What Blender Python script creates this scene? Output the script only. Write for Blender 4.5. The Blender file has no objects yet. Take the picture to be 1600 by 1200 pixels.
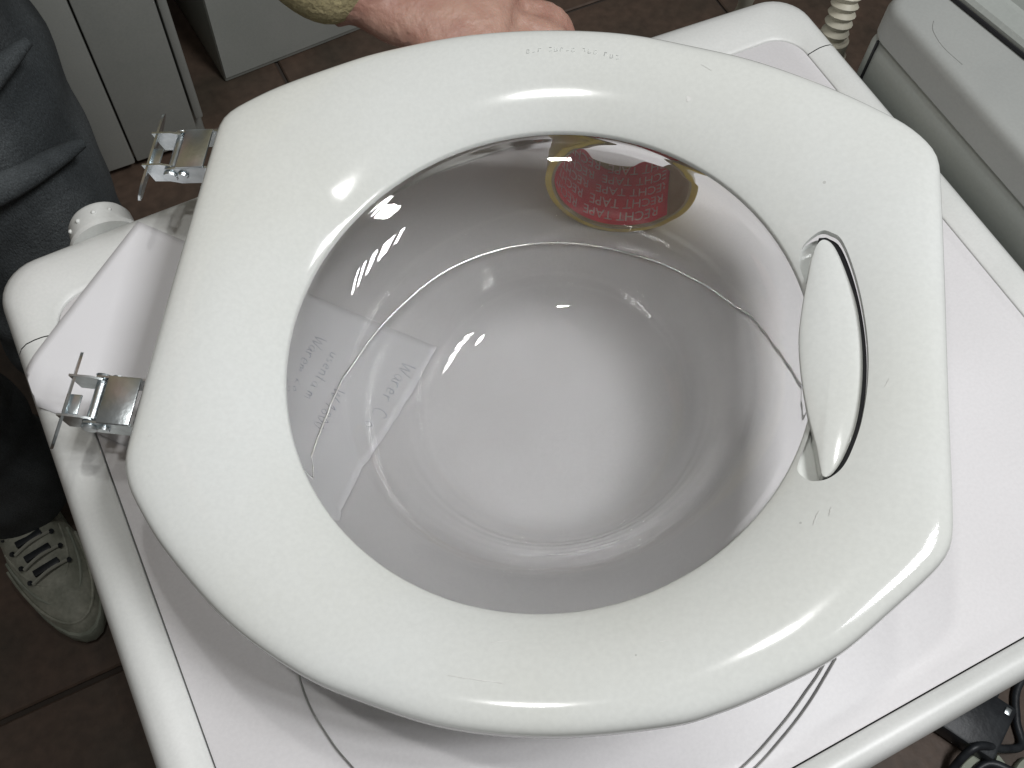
import bpy, bmesh, math, random
from mathutils import Vector, Matrix, noise
random.seed(7)
V = Vector
scene = bpy.context.scene
C = scene.collection

# ------------------------------------------------------------------ camera, lamps, exposure
CAMH = 0.559
XR = V((0.89284, -0.38223, 0.23819)); YR = V((-0.44870, -0.80048, 0.39737)); ZR = V((0.03878, -0.46166, -0.88621))
cam_d = bpy.data.cameras.new('camera'); cam = bpy.data.objects.new('camera', cam_d); C.objects.link(cam)
right = V((XR[0], YR[0], ZR[0])).normalized(); up = -V((XR[1], YR[1], ZR[1])).normalized(); back = right.cross(up).normalized(); up = back.cross(right)
cam.matrix_world = Matrix(((right[0], up[0], back[0], 0), (right[1], up[1], back[1], 0), (right[2], up[2], back[2], CAMH), (0, 0, 0, 1)))
cam_d.sensor_width = 36; cam_d.lens = 1653.7 * 36 / 1600; cam_d.clip_start = 0.01; cam_d.clip_end = 60
scene.camera = cam

world = bpy.data.worlds.new('World'); scene.world = world; world.use_nodes = True
bgn = world.node_tree.nodes['Background']; bgn.inputs[0].default_value = (1.0, 0.985, 0.95, 1); bgn.inputs[1].default_value = 0.10

def area(name, loc, target, sx, sy, power, col=(1, 1, 1), rz=0):
    l = bpy.data.lights.new(name, 'AREA'); l.shape = 'RECTANGLE'; l.size = sx; l.size_y = sy; l.energy = power; l.color = col
    o = bpy.data.objects.new(name, l); C.objects.link(o); o.location = loc
    d = (V(target) - V(loc)).normalized()
    o.rotation_euler = (d.to_track_quat('-Z', 'Y').to_matrix() @ Matrix.Rotation(rz, 3, 'Z')).to_euler()
    return o
# frame of the tilted door, used to aim the lamps at it
LX = V((0.81587619, -0.55946986, 0.14608053)); LY = V((0.55371574, 0.82872345, 0.0813408)); LZ = LX.cross(LY).normalized()
DC = V((0.14642783, 0.21729443, 0.09860342))
DM = Matrix(((LX.x, LY.x, LZ.x, DC.x), (LX.y, LY.y, LZ.y, DC.y), (LX.z, LY.z, LZ.z, DC.z), (0, 0, 0, 1)))
def lamp(name, loc, along, sx, sy, power, col):
    l = bpy.data.lights.new(name, 'AREA'); l.shape = 'RECTANGLE'; l.size = sx; l.size_y = sy; l.energy = power; l.color = col
    o = bpy.data.objects.new(name, l); C.objects.link(o)
    p = DM @ V(loc); z = (p - DC).normalized(); x = (DM.to_3x3() @ V(along)); x = (x - z * x.dot(z)).normalized(); y = z.cross(x)
    o.matrix_world = Matrix(((x.x, y.x, z.x, p.x), (x.y, y.y, z.y, p.y), (x.z, y.z, z.z, p.z), (0, 0, 0, 1)))
    return o
lamp('ceiling_tube', (-0.12, -0.08, 1.20), (1, 0, 0), 0.055, 0.045, 2.6, (1.0, 1.0, 0.975))
lamp('ceiling_tube', (0.16, 0.24, 1.30), (-0.56, 0.83, 0), 0.09, 0.035, 2.0, (1.0, 1.0, 0.975))
for k, (az, w) in enumerate(((-14, .06), (-5.5, .17), (4, .08), (11, .045), (15.5, .03))):
    a_ = math.radians(az); lamp('window_strip', (1.36 * math.cos(a_), 1.36 * math.sin(a_), 1.86), (math.sin(a_), -math.cos(a_), 0), w * 0.95, 0.50, 108 * w, (0.98, 0.99, 1.0))

scene.view_settings.view_transform = 'Standard'; scene.view_settings.look = 'None'; scene.view_settings.gamma = 1; scene.view_settings.exposure = -0.04
cy = scene.cycles
cy.max_bounces = 16; cy.transmission_bounces = 14; cy.transparent_max_bounces = 14; cy.glossy_bounces = 6; cy.diffuse_bounces = 4
cy.caustics_refractive = True; cy.caustics_reflective = False; cy.blur_glossy = 0.6; cy.sample_clamp_indirect = 0
cy.use_denoising = True

# ------------------------------------------------------------------ materials
def mat(name, col, rough=0.5, col2=None, nscale=8, bump=0.0, bscale=200, metal=0.0, coat=0.0, specks=0.0, stretch=None, spec=0.5, contrast=(0.35, 0.65), fine=None):
    m = bpy.data.materials.new(name); m.use_nodes = True; nt = m.node_tree; N = nt.nodes; L = nt.links
    b = N['Principled BSDF']; b.inputs['Roughness'].default_value = rough; b.inputs['Metallic'].default_value = metal
    b.inputs['Coat Weight'].default_value = coat; b.inputs['Specular IOR Level'].default_value = spec
    tc = N.new('ShaderNodeTexCoord'); vec = tc.outputs['Object']
    if stretch:
        mp = N.new('ShaderNodeMapping'); mp.inputs['Scale'].default_value = stretch; L.new(vec, mp.inputs[0]); vec = mp.outputs[0]
    out = None
    if col2:
        n = N.new('ShaderNodeTexNoise'); n.inputs['Scale'].default_value = nscale; n.inputs['Detail'].default_value = 5; L.new(vec, n.inputs['Vector'])
        r = N.new('ShaderNodeMapRange'); r.inputs[1].default_value = contrast[0]; r.inputs[2].default_value = contrast[1]; L.new(n.outputs[0], r.inputs[0])
        mx = N.new('ShaderNodeMix'); mx.data_type = 'RGBA'; mx.inputs[6].default_value = (*col, 1); mx.inputs[7].default_value = (*col2, 1)
        L.new(r.outputs[0], mx.inputs[0]); out = mx.outputs[2]
    if fine:
        n = N.new('ShaderNodeTexNoise'); n.inputs['Scale'].default_value = fine[0]; n.inputs['Detail'].default_value = 2; L.new(vec, n.inputs['Vector'])
        mx = N.new('ShaderNodeMix'); mx.data_type = 'RGBA'; mx.blend_type = 'MULTIPLY'; mx.inputs[0].default_value = 1
        r = N.new('ShaderNodeMapRange'); r.inputs[1].default_value = 0.3; r.inputs[2].default_value = 0.7; r.inputs[3].default_value = 1 - fine[1]; r.inputs[4].default_value = 1.0; L.new(n.outputs[0], r.inputs[0])
        cc = N.new('ShaderNodeCombineColor'); [L.new(r.outputs[0], cc.inputs[i]) for i in range(3)]
        if out: L.new(out, mx.inputs[6])
        else: mx.inputs[6].default_value = (*col, 1)
        L.new(cc.outputs[0], mx.inputs[7]); out = mx.outputs[2]
    if specks:
        v = N.new('ShaderNodeTexVoronoi'); v.inputs['Scale'].default_value = 28; L.new(vec, v.inputs['Vector'])
        sc = N.new('ShaderNodeSeparateColor'); L.new(v.outputs['Color'], sc.inputs[0])
        th = N.new('ShaderNodeMath'); th.operation = 'MULTIPLY'; L.new(sc.outputs[0], th.inputs[0]); th.inputs[1].default_value = 0.032
        ls = N.new('ShaderNodeMath'); ls.operation = 'LESS_THAN'; L.new(v.outputs['Distance'], ls.inputs[0]); L.new(th.outputs[0], ls.inputs[1])
        gt = N.new('ShaderNodeMath'); gt.operation = 'GREATER_THAN'; L.new(sc.outputs[1], gt.inputs[0]); gt.inputs[1].default_value = 0.62
        mu = N.new('ShaderNodeMath'); mu.operation = 'MULTIPLY'; L.new(ls.outputs[0], mu.inputs[0]); L.new(gt.outputs[0], mu.inputs[1])
        m2 = N.new('ShaderNodeMath'); m2.operation = 'MULTIPLY'; L.new(mu.outputs[0], m2.inputs[0]); m2.inputs[1].default_value = specks
        mx = N.new('ShaderNodeMix'); mx.data_type = 'RGBA'; mx.inputs[7].default_value = (0.12, 0.10, 0.085, 1)
        if out: L.new(out, mx.inputs[6])
        else: mx.inputs[6].default_value = (*col, 1)
        L.new(m2.outputs[0], mx.inputs[0]); out = mx.outputs[2]
    if out: L.new(out, b.inputs['Base Color'])
    else: b.inputs['Base Color'].default_value = (*col, 1)
    if bump:
        n = N.new('ShaderNodeTexNoise'); n.inputs['Scale'].default_value = bscale; n.inputs['Detail'].default_value = 4; L.new(vec, n.inputs['Vector'])
        bp = N.new('ShaderNodeBump'); bp.inputs['Strength'].default_value = bump; bp.inputs['Distance'].default_value = 0.002; L.new(n.outputs[0], bp.inputs['Height'])
        L.new(bp.outputs[0], b.inputs['Normal'])
    return m
M = {}
M['door_white'] = mat('door_white_plastic', (0.725, 0.742, 0.728), 0.10, (0.68, 0.69, 0.655), 5, bump=0.03, bscale=35, specks=0.30, fine=(420, 0.05))
M['top_white'] = mat('enamel_top', (0.79, 0.772, 0.785), 0.42, (0.73, 0.712, 0.72), 5, bump=0.05, bscale=160, specks=0.55, fine=(500, 0.05))
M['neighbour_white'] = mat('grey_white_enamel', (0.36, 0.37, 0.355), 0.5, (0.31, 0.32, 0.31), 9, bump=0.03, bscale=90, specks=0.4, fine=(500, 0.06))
M['frame_white'] = mat('aged_white_plastic', (0.74, 0.745, 0.73), 0.38, (0.66, 0.67, 0.65), 10, bump=0.03, bscale=90, specks=0.35, fine=(500, 0.05))
M['cab_grey'] = mat('grey_enamel_panel', (0.46, 0.47, 0.44), 0.5, (0.40, 0.42, 0.39), 6, bump=0.03, bscale=80, specks=0.4, fine=(300, 0.08))
M['side_grey'] = mat('greenish_grey_panel', (0.38, 0.40, 0.375), 0.5, (0.33, 0.35, 0.33), 8, bump=0.03, bscale=80, specks=0.4, fine=(400, 0.07))
M['dark_gap'] = mat('gap_black', (0.012, 0.012, 0.016), 0.6)  # near-black that stands in for the shade inside narrow gaps
M['paper'] = mat('white_writing_paper', (0.735, 0.728, 0.745), 0.8, (0.71, 0.70, 0.72), 5, bump=0.1, bscale=60)
M['ink'] = mat('grey_blue_ink', (0.36, 0.38, 0.46), 0.7, (0.64, 0.64, 0.68), 150)
M['zinc'] = mat('zinc_plated_steel', (0.80, 0.85, 0.87), 0.30, (0.62, 0.67, 0.69), 90, bump=0.08, bscale=300, metal=1.0)
M['zinc_dark'] = mat('worn_dark_steel', (0.22, 0.24, 0.25), 0.35, (0.12, 0.13, 0.14), 120, metal=1.0)
M['steel_wire'] = mat('steel_wire', (0.62, 0.62, 0.60), 0.35, (0.45, 0.45, 0.44), 60, metal=1.0)
M['tape'] = mat('yellow_adhesive_tape', (0.62, 0.46, 0.07), 0.3, (0.50, 0.33, 0.06), 40, bump=0.2, bscale=250, coat=0.3)
M['tape'].node_tree.nodes['Principled BSDF'].inputs['Subsurface Weight'].default_value = 0.0
M['core_red'] = mat('red_printed_card', (0.72, 0.06, 0.075), 0.55, (0.60, 0.05, 0.07), 30, bump=0.1, bscale=120)
M['core_card'] = mat('brown_card_core', (0.40, 0.32, 0.20), 0.8, (0.34, 0.26, 0.16), 60)
M['print_white'] = mat('white_print', (0.80, 0.66, 0.62), 0.6, (0.62, 0.40, 0.38), 130)
M['print_grey'] = mat('worn_grey_print', (0.50, 0.51, 0.50), 0.5, (0.70, 0.72, 0.70), 220, contrast=(0.4, 0.6))
M['skin'] = mat('skin', (0.44, 0.27, 0.21), 0.5, (0.34, 0.175, 0.135), 34, bump=0.8, bscale=150)
M['skin'].node_tree.nodes['Principled BSDF'].inputs['Subsurface Weight'].default_value = 0.08
M['nail'] = mat('nail', (0.62, 0.40, 0.34), 0.3)
M['jeans'] = mat('blue_grey_denim', (0.042, 0.050, 0.054), 0.9, (0.115, 0.128, 0.134), 16, bump=0.7, bscale=900, stretch=(1, 1, 0.35), fine=(1100, 0.5))
M['sweater'] = mat('olive_knit', (0.44, 0.38, 0.21), 0.95, (0.35, 0.30, 0.165), 16, bump=0.8, bscale=300, fine=(500, 0.3))
M['hair'] = mat('brown_hair', (0.05, 0.03, 0.02), 0.6, (0.09, 0.055, 0.035), 60, bump=0.8, bscale=160)
M['shoe'] = mat('pale_olive_leather', (0.48, 0.48, 0.40), 0.6, (0.30, 0.31, 0.25), 30, bump=0.4, bscale=90, fine=(200, 0.2))
M['shoe_sole'] = mat('grey_green_rubber', (0.36, 0.38, 0.32), 0.7, (0.24, 0.26, 0.21), 40, bump=0.5, bscale=120)
M['black'] = mat('black_plastic', (0.012, 0.014, 0.018), 0.45, (0.03, 0.035, 0.04), 40, bump=0.2, bscale=150)
M['lace'] = mat('grey_lace', (0.42, 0.42, 0.36), 0.9)
M['tile'] = mat('brown_stoneware_tile', (0.150, 0.095, 0.068), 0.55, (0.080, 0.062, 0.045), 7, bump=0.35, bscale=60, specks=0.3, fine=(60, 0.3), contrast=(0.3, 0.7))
M['grout'] = mat('dark_grout', (0.07, 0.056, 0.046), 0.95)
M['hose'] = mat('cream_plastic_hose', (0.50, 0.47, 0.38), 0.5, (0.40, 0.38, 0.31), 40)
M['scrap'] = mat('pale_green_plastic', (0.40, 0.44, 0.34), 0.5, (0.30, 0.33, 0.26), 40)
M['scuff'] = mat('light_scuff', (0.60, 0.60, 0.575), 0.6, (0.72, 0.72, 0.70), 300, contrast=(.4, .6))
M['speck'] = mat('brown_dirt', (0.36, 0.33, 0.30), 0.8)
g = bpy.data.materials.new('door_glass'); g.use_nodes = True; b = g.node_tree.nodes['Principled BSDF']
b.inputs['Base Color'].default_value = (0.992, 0.996, 0.992, 1); b.inputs['Roughness'].default_value = 0.0; b.inputs['IOR'].default_value = 1.46; b.inputs['Transmission Weight'].default_value = 1.0
# patchy milky veil, mixed in to lighten the glass walls; doubles as smears
nt = g.node_tree; tc = nt.nodes.new('ShaderNodeTexCoord'); nz = nt.nodes.new('ShaderNodeTexNoise'); nz.inputs['Scale'].default_value = 16; nz.inputs['Detail'].default_value = 6
mr = nt.nodes.new('ShaderNodeMapRange'); mr.inputs[1].default_value = 0.3; mr.inputs[2].default_value = 0.75; mr.inputs[3].default_value = 0.02; mr.inputs[4].default_value = 0.06
df = nt.nodes.new('ShaderNodeBsdfDiffuse'); df.inputs[0].default_value = (0.80, 0.78, 0.775, 1); tl = nt.nodes.new('ShaderNodeBsdfTranslucent'); tl.inputs[0].default_value = (0.80, 0.78, 0.775, 1)
m1 = nt.nodes.new('ShaderNodeMixShader'); m2 = nt.nodes.new('ShaderNodeMixShader')
nt.links.new(tc.outputs['Object'], nz.inputs['Vector']); nt.links.new(nz.outputs[0], mr.inputs[0]); nt.links.new(mr.outputs[0], m2.inputs[0])
nt.links.new(df.outputs[0], m1.inputs[1]); nt.links.new(tl.outputs[0], m1.inputs[2]); nt.links.new(b.outputs[0], m2.inputs[1]); nt.links.new(m1.outputs[0], m2.inputs[2])
nt.links.new(m2.outputs[0], nt.nodes['Material Output'].inputs['Surface'])
M['glass'] = g

# ------------------------------------------------------------------ helpers
def obj(name, bm, m, parent=None, smooth=True, sharp=40):
    me = bpy.data.meshes.new(name)
    bm.normal_update()
    if smooth:
        for f in bm.faces: f.smooth = True
        for e in bm.edges:
            if len(e.link_faces) == 2 and e.calc_face_angle(0) > math.radians(sharp): e.smooth = False
    bm.to_mesh(me); bm.free()
    if isinstance(m, (list, tuple)): [me.materials.append(x) for x in m]
    else: me.materials.append(m)
    o = bpy.data.objects.new(name, me); C.objects.link(o)
    if parent: o.parent = parent
    return o
def tag(o, label, cat, group=None, kind=None):
    if label: o['label'] = label
    if cat: o['category'] = cat
    if group: o['group'] = group
    if kind: o['kind'] = kind
    return o
def thing(name, label, cat, mtx=None, loc=None, group=None):
    o = bpy.data.objects.new(name, None); C.objects.link(o); o.empty_display_size = 0.05
    if mtx is not None: o.matrix_world = mtx
    elif loc is not None: o.location = loc
    return tag(o, label, cat, group)
def add_box(bm, x0, x1, y0, y1, z0, z1, mtx=None, bev=0.0, seg=2):
    vs = [bm.verts.new((x, y, z)) for x in (x0, x1) for y in (y0, y1) for z in (z0, z1)]
    fs = [(0, 1, 3, 2), (4, 6, 7, 5), (0, 4, 5, 1), (2, 3, 7, 6), (0, 2, 6, 4), (1, 5, 7, 3)]
    fa = [bm.faces.new([vs[i] for i in f]) for f in fs]
    if bev:
        ed = list({e for f in fa for e in f.edges})
        r = bmesh.ops.bevel(bm, geom=ed, offset=bev, segments=seg, affect='EDGES', profile=0.5)
        vs = list({v for f in bm.faces for v in f.verts if f in r['faces']} | {v for v in vs if v.is_valid})
        if mtx is not None:
            allv = set()
            for f in r['faces']:
                for v in f.verts: allv.add(v)
            vs = list(allv)
    if mtx is not None:
        for v in vs: v.co = mtx @ v.co
    return vs
def loft(bm, rings, closed=True, cap0=True, cap1=True):
    R = [[bm.verts.new(p) for p in r] for r in rings]
    n = len(rings[0])
    for a, b_ in zip(R, R[1:]):
        for i in range(n if closed else n - 1):
            j = (i + 1) % n
            bm.faces.new((a[i], a[j], b_[j], b_[i]))
    if cap0: bm.faces.new(list(reversed(R[0])))
    if cap1: bm.faces.new(R[-1])
    return R
def tube(bm, pts, rad, n=10, closed=False, cap=True):
    pts = [V(p) for p in pts]; N = len(pts); rings = []
    rr = rad if isinstance(rad, (list, tuple)) else [rad] * N
    up_ = V((0, 0, 1)); prev = None
    for i, p in enumerate(pts):
        if closed: t = (pts[(i + 1) % N] - pts[i - 1])
        else: t = pts[min(i + 1, N - 1)] - pts[max(i - 1, 0)]
        t.normalize()
        if prev is None:
            a = t.cross(up_)
            if a.length < 1e-3: a = t.cross(V((1, 0, 0)))
            a.normalize()
        else:
            a = prev - t * prev.dot(t); a.normalize()
        prev = a; b_ = t.cross(a)
        rings.append([p + (a * math.cos(2 * math.pi * k / n) + b_ * math.sin(2 * math.pi * k / n)) * rr[i] for k in range(n)])
    if closed: rings.append(rings[0])
    loft(bm, rings, True, cap and not closed, cap and not closed)
    if closed: bmesh.ops.remove_doubles(bm, verts=bm.verts, dist=1e-6)
def catmull(P, n=8, closed=False):
    P = [V(p) for p in P]; out = []; N = len(P)
    for i in range(N if closed else N - 1):
        p0 = P[(i - 1) % N] if closed or i > 0 else P[0]
        p1 = P[i]; p2 = P[(i + 1) % N]; p3 = P[(i + 2) % N] if closed or i + 2 < N else P[-1]
        for k in range(n):
            t = k / n
            out.append(0.5 * ((2 * p1) + (-p0 + p2) * t + (2 * p0 - 5 * p1 + 4 * p2 - p3) * t * t + (-p0 + 3 * p1 - 3 * p2 + p3) * t ** 3))
    if not closed: out.append(P[-1])
    return out
def lathe(bm, prof, n=128, close=False):
    rings = []
    for i in range(n):
        a = 2 * math.pi * i / n
        rings.append([(r * math.cos(a), r * math.sin(a), z) for r, z in prof])
    rings.append(rings[0])
    R = [[bm.verts.new(p) for p in r] for r in rings]
    for a, b_ in zip(R, R[1:]):
        for i in range(len(prof) if close else len(prof) - 1):
            j = (i + 1) % len(prof)
            bm.faces.new((a[i], b_[i], b_[j], a[j]))
    bmesh.ops.remove_doubles(bm, verts=bm.verts, dist=1e-6)
def rrect(x0, x1, y0, y1, r, ns=6, cuts=()):
    """rounded rectangle, anticlockwise; equal point count whatever the size"""
    P = []
    for (cx, cy_, a0) in ((x1 - r, y1 - r, 0), (x0 + r, y1 - r, 90), (x0 + r, y0 + r, 180), (x1 - r, y0 + r, 270)):
        for k in range(ns + 1):
            a = math.radians(a0 + 90 * k / ns); P.append((cx + r * math.cos(a), cy_ + r * math.sin(a)))
    return P
def apply_mods(o):
    dg = bpy.context.evaluated_depsgraph_get(); dg.update()
    me = bpy.data.meshes.new_from_object(o.evaluated_get(dg)); o.modifiers.clear(); old = o.data; o.data = me; bpy.data.meshes.remove(old)
def text_bm(s, size):
    cu = bpy.data.curves.new('t', 'FONT'); cu.body = s; cu.size = size; cu.resolution_u = 3; cu.align_x = 'LEFT'
    o = bpy.data.objects.new('t', cu); C.objects.link(o)
    dg = bpy.context.evaluated_depsgraph_get(); me = bpy.data.meshes.new_from_object(o.evaluated_get(dg))
    bm = bmesh.new(); bm.from_mesh(me); bpy.data.objects.remove(o); bpy.data.curves.remove(cu); bpy.data.meshes.remove(me)
    return bm

# ------------------------------------------------------------------ floor
FZ = -0.85
bm = bmesh.new(); add_box(bm, -4, 4, -3, 5, FZ - 0.06, FZ - 0.006)
floor = tag(obj('floor', bm, M['grout']), 'brown tiled floor', None, kind='structure')
tbm = bmesh.new(); add_box(tbm, -0.197, 0.197, -0.197, 0.197, FZ - 0.006, FZ, bev=0.0025, seg=1)
t0 = obj('tile', tbm, M['tile'], floor, smooth=False)
c_, s_ = math.cos(math.radians(24)), math.sin(math.radians(24))
first = True
for i in range(-4, 6):
    for j in range(-3, 7):
        x, y = -0.33 + 0.4 * i + 0.02, 0.28 + 0.4 * j
        if not (-1.6 < x < 2.2 and -0.8 < y < 3.2): continue
        t = t0 if first else t0.copy()
        if not first: C.objects.link(t); t.parent = floor
        first = False
        t.location = (x, y, random.uniform(-0.0006, 0.0006)); t.rotation_euler = (random.uniform(-.001, .001), random.uniform(-.001, .001), 0)

# ------------------------------------------------------------------ the washing machine under the door
X0, X1, Y0, Y1 = -0.108, 0.492, -0.025, 0.464
wm = thing('washing_machine', 'white washing machine with knob, the loose porthole door lying on its top', 'washing machine', loc=(0.192, 0.22, FZ))
def L0(o, par=wm): o.location = -par.location; return o
bm = bmesh.new(); add_box(bm, X0 + 0.004, X1 - 0.004, Y0 + 0.004, Y1 - 0.004, FZ + 0.03, -0.012, bev=0.012, seg=3)
L0(obj('cabinet', bm, M['frame_white'], wm))
for sx in (X0 + 0.06, X1 - 0.06):
    for sy in (Y0 + 0.06, Y1 - 0.06):
        bm = bmesh.new(); bmesh.ops.create_cone(bm, segments=20, radius1=0.022, radius2=0.018, depth=0.034, cap_ends=True, matrix=Matrix.Translation((sx, sy, FZ + 0.017)))
        L0(obj('foot', bm, M['black'], wm))
IX0, IX1, IY0, IY1 = -0.0795, 0.4640, -0.0067, 0.4216
SEAM = 0.3985
def bow(x, y, w):                                   # the fascia side bows gently outwards
    if y > SEAM: return y + w * 0.008 * (1 - ((x - 0.19) / 0.30) ** 2) * (y - SEAM) / (Y1 - SEAM)
    return y
# profile from outside to inside: (fraction 0..1 outer->inner, z)
prof = [(-0.0, -0.060), (0.0, -0.020), (0.02, -0.0125), (0.08, -0.0065), (0.18, -0.0018), (0.32, 0.0012), (0.50, 0.0022), (0.66, 0.0022), (0.78, 0.0014), (0.90, 0.0002), (0.97, -0.0004), (0.988, -0.0012), (0.992, -0.006)]
NS = 8
def outline(f):
    x0 = X0 + (IX0 - X0) * f; x1 = X1 + (IX1 - X1) * f; y0 = Y0 + (IY0 - Y0) * f; y1 = Y1 + (IY1 - Y1) * f
    r = 0.026 + (0.022 - 0.026) * f
    c = rrect(x0, x1, y0, y1, r, NS)
    P = list(c)
    n = NS + 1
    # insert points along straight sides (count independent of f): top side after corner 0, left side after corner 1, bottom after 2, right after 3
    res = []
    for q in range(4):
        res += P[q * n:(q + 1) * n]
        a = P[(q + 1) * n - 1]; b_ = P[((q + 1) * n) % len(P)]
        if q in (0, 2):
            for k in range(1, 24): res.append((a[0] + (b_[0] - a[0]) * k / 24, a[1] + (b_[1] - a[1]) * k / 24))
        elif q == 1:
            ys = [SEAM + 0.0004, SEAM - 0.0004] + [SEAM - 0.0004 - (SEAM - 0.0004 - b_[1]) * k / 12 for k in range(1, 12)]
            for yy in ys: res.append((a[0], yy))
        else:
            ys = [a[1] + (SEAM - 0.0004 - a[1]) * k / 12 for k in range(1, 12)] + [SEAM - 0.0004, SEAM + 0.0004]
            for yy in ys: res.append((a[0], yy))
    return [(x, bow(x, y, 1 - f)) for x, y in res]
rings = [[V((x, y, z)) for x, y in outline(f)] for f, z in prof]
for part in (0, 1):
    bm = bmesh.new(); Vs = [[bm.verts.new(p) for p in r] for r in rings]; n = len(rings[0])
    for a, b_ in zip(Vs, Vs[1:]):
        for i in range(n):
            j = (i + 1) % n; ym = (a[i].co.y + a[j].co.y) / 2; gap = abs(a[i].co.y - a[j].co.y) < 0.0009 and abs(ym - SEAM) < 0.0003
            if gap: continue
            if (ym > SEAM) == (part == 1): bm.faces.new((a[i], a[j], b_[j], b_[i]))
    bmesh.ops.delete(bm, geom=[v for v in bm.verts if not v.link_faces], context='VERTS')
    o = L0(obj('front_fascia' if part else 'top_frame', bm, M['frame_white'], wm, sharp=50))
bm = bmesh.new()
po = rrect(IX0 + 0.0006, IX1 - 0.0006, IY0 + 0.0006, IY1 - 0.0006, 0.0215, 10); pi_ = rrect(IX0 + 0.0016, IX1 - 0.0016, IY0 + 0.0016, IY1 - 0.0016, 0.0205, 10)
loft(bm, [[(x, y, -0.008) for x, y in po], [(x, y, -0.0008) for x, y in po], [(x, y, 0.0) for x, y in pi_]], True, True, True)
L0(obj('top_panel', bm, M['top_white'], wm))
bm = bmesh.new(); pg = rrect(X0 + 0.006, X1 - 0.006, Y0 + 0.006, Y1 - 0.004, 0.02, 6)
loft(bm, [[(x, y, -0.011) for x, y in pg], [(x, y, -0.0085) for x, y in pg]]); L0(obj('gap_backing', bm, M['dark_gap'], wm))  # dark sheet added below the open seams so they read as shaded
# knob on the fascia side
kb = thing('k', None, None); bpy.data.objects.remove(kb)
bm = bmesh.new()
kp = [(0.0, 0.0), (0.0235, 0.0), (0.0235, 0.0035), (0.0215, 0.0045), (0.0205, 0.018), (0.0185, 0.0215), (0.0, 0.0225)]
lathe(bm, kp, 40)
ROTX = Matrix.Translation((-0.036, Y1 + 0.0015, -0.0225)) @ Matrix.Rotation(math.radians(-90), 4, 'X')
for v in bm.verts: v.co = ROTX @ v.co
kn = L0(obj('knob', bm, M['frame_white'], wm))
for a in (62, 90, 122, 150):
    bm = bmesh.new(); bmesh.ops.create_uvsphere(bm, u_segments=10, v_segments=6, radius=0.0016, matrix=ROTX @ Matrix.Translation((0.0208 * math.cos(math.radians(-a)), 0.0208 * math.sin(math.radians(-a)), 0.0125)))
    obj('grip_bump', bm, M['frame_white'], kn)

# ------------------------------------------------------------------ the neighbouring machine on the right
nm = thing('washing_machine', 'greyish washing machine at the right, its top slightly higher than the white one', 'washing machine', loc=(0.8, 0.08, FZ))
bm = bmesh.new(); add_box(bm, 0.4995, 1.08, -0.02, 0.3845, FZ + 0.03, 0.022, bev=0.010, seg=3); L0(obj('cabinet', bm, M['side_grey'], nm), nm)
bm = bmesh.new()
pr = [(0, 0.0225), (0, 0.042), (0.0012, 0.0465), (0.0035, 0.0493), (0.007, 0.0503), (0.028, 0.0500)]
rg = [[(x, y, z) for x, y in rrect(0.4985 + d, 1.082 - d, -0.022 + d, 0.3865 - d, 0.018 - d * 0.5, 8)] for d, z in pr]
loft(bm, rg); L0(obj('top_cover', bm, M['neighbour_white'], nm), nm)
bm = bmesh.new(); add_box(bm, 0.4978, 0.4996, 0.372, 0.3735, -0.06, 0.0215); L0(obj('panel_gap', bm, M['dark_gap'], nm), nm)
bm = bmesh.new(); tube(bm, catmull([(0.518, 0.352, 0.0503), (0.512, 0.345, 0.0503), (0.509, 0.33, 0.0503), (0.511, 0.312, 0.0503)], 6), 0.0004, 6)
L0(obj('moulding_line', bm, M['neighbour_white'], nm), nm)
# a lid / cover lying on it
lid = thing('appliance_lid', 'grey ribbed appliance lid lying on the higher machine in the upper right corner', 'lid', mtx=Matrix.Translation((0.541, 0.364, 0.0505)) @ Matrix.Rotation(math.radians(9.5), 4, 'Z'))
bm = bmesh.new()
xs = [(0.0005, 0.0), (0.0005, 0.006), (0.003, 0.0088), (0.018, 0.0095), (0.022, 0.004), (0.030, 0.0035), (0.035, 0.012), (0.041, 0.016), (0.060, 0.0165), (0.068, 0.012), (0.35, 0.012), (0.35, 0.0)]
loft(bm, [[(x, y, z) for x, z in xs] for y in (-0.34, 0.02)]); bmesh.ops.recalc_face_normals(bm, faces=bm.faces); obj('cover_panel', bm, M['side_grey'], lid)
bm = bmesh.new(); add_box(bm, -0.0006, 0.0003, -0.34, 0.02, 0.0002, 0.0032); obj('gap_strip', bm, M['dark_gap'], lid)  # dark strip drawing the gap line along the lid edge

# ------------------------------------------------------------------ cabinets across the aisle
cb = thing('cabinet', 'narrow tall grey cabinet behind the jeans with dark seams down its front', 'cabinet', loc=(0.06, 1.45, FZ))
bm = bmesh.new(); add_box(bm, -0.055, 0.127, 1.278, 1.75, FZ + 0.002, 0.35, bev=0.006); L0(obj('body', bm, M['cab_grey'], cb), cb)
bm = bmesh.new(); add_box(bm, 0.004, 0.112, 1.252, 1.2765, FZ + 0.02, 0.34, bev=0.003); L0(obj('front_panel', bm, M['cab_grey'], cb), cb)
for x0, x1 in ((-0.05, 0.0015), (0.1145, 0.128)):
    bm = bmesh.new(); add_box(bm, x0, x1, 1.250, 1.2765, FZ + 0.02 + (0.05 if x0 > 0 else 0), 0.34, bev=0.004); L0(obj('side_trim', bm, M['cab_grey'], cb), cb)
cb = thing('cabinet', 'wide plain grey cabinet standing on the brown floor above the raised door edge', 'cabinet', loc=(0.5, 1.6, FZ))
bm = bmesh.new(); add_box(bm, 0.195, 0.84, 1.374, 1.95, FZ + 0.001, 0.30, bev=0.004)
bmesh.ops.rotate(bm, verts=bm.verts, cent=(0.195, 1.36, 0), matrix=Matrix.Rotation(math.radians(4.2), 3, 'Z')); L0(obj('body', bm, M['cab_grey'], cb), cb)
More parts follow.
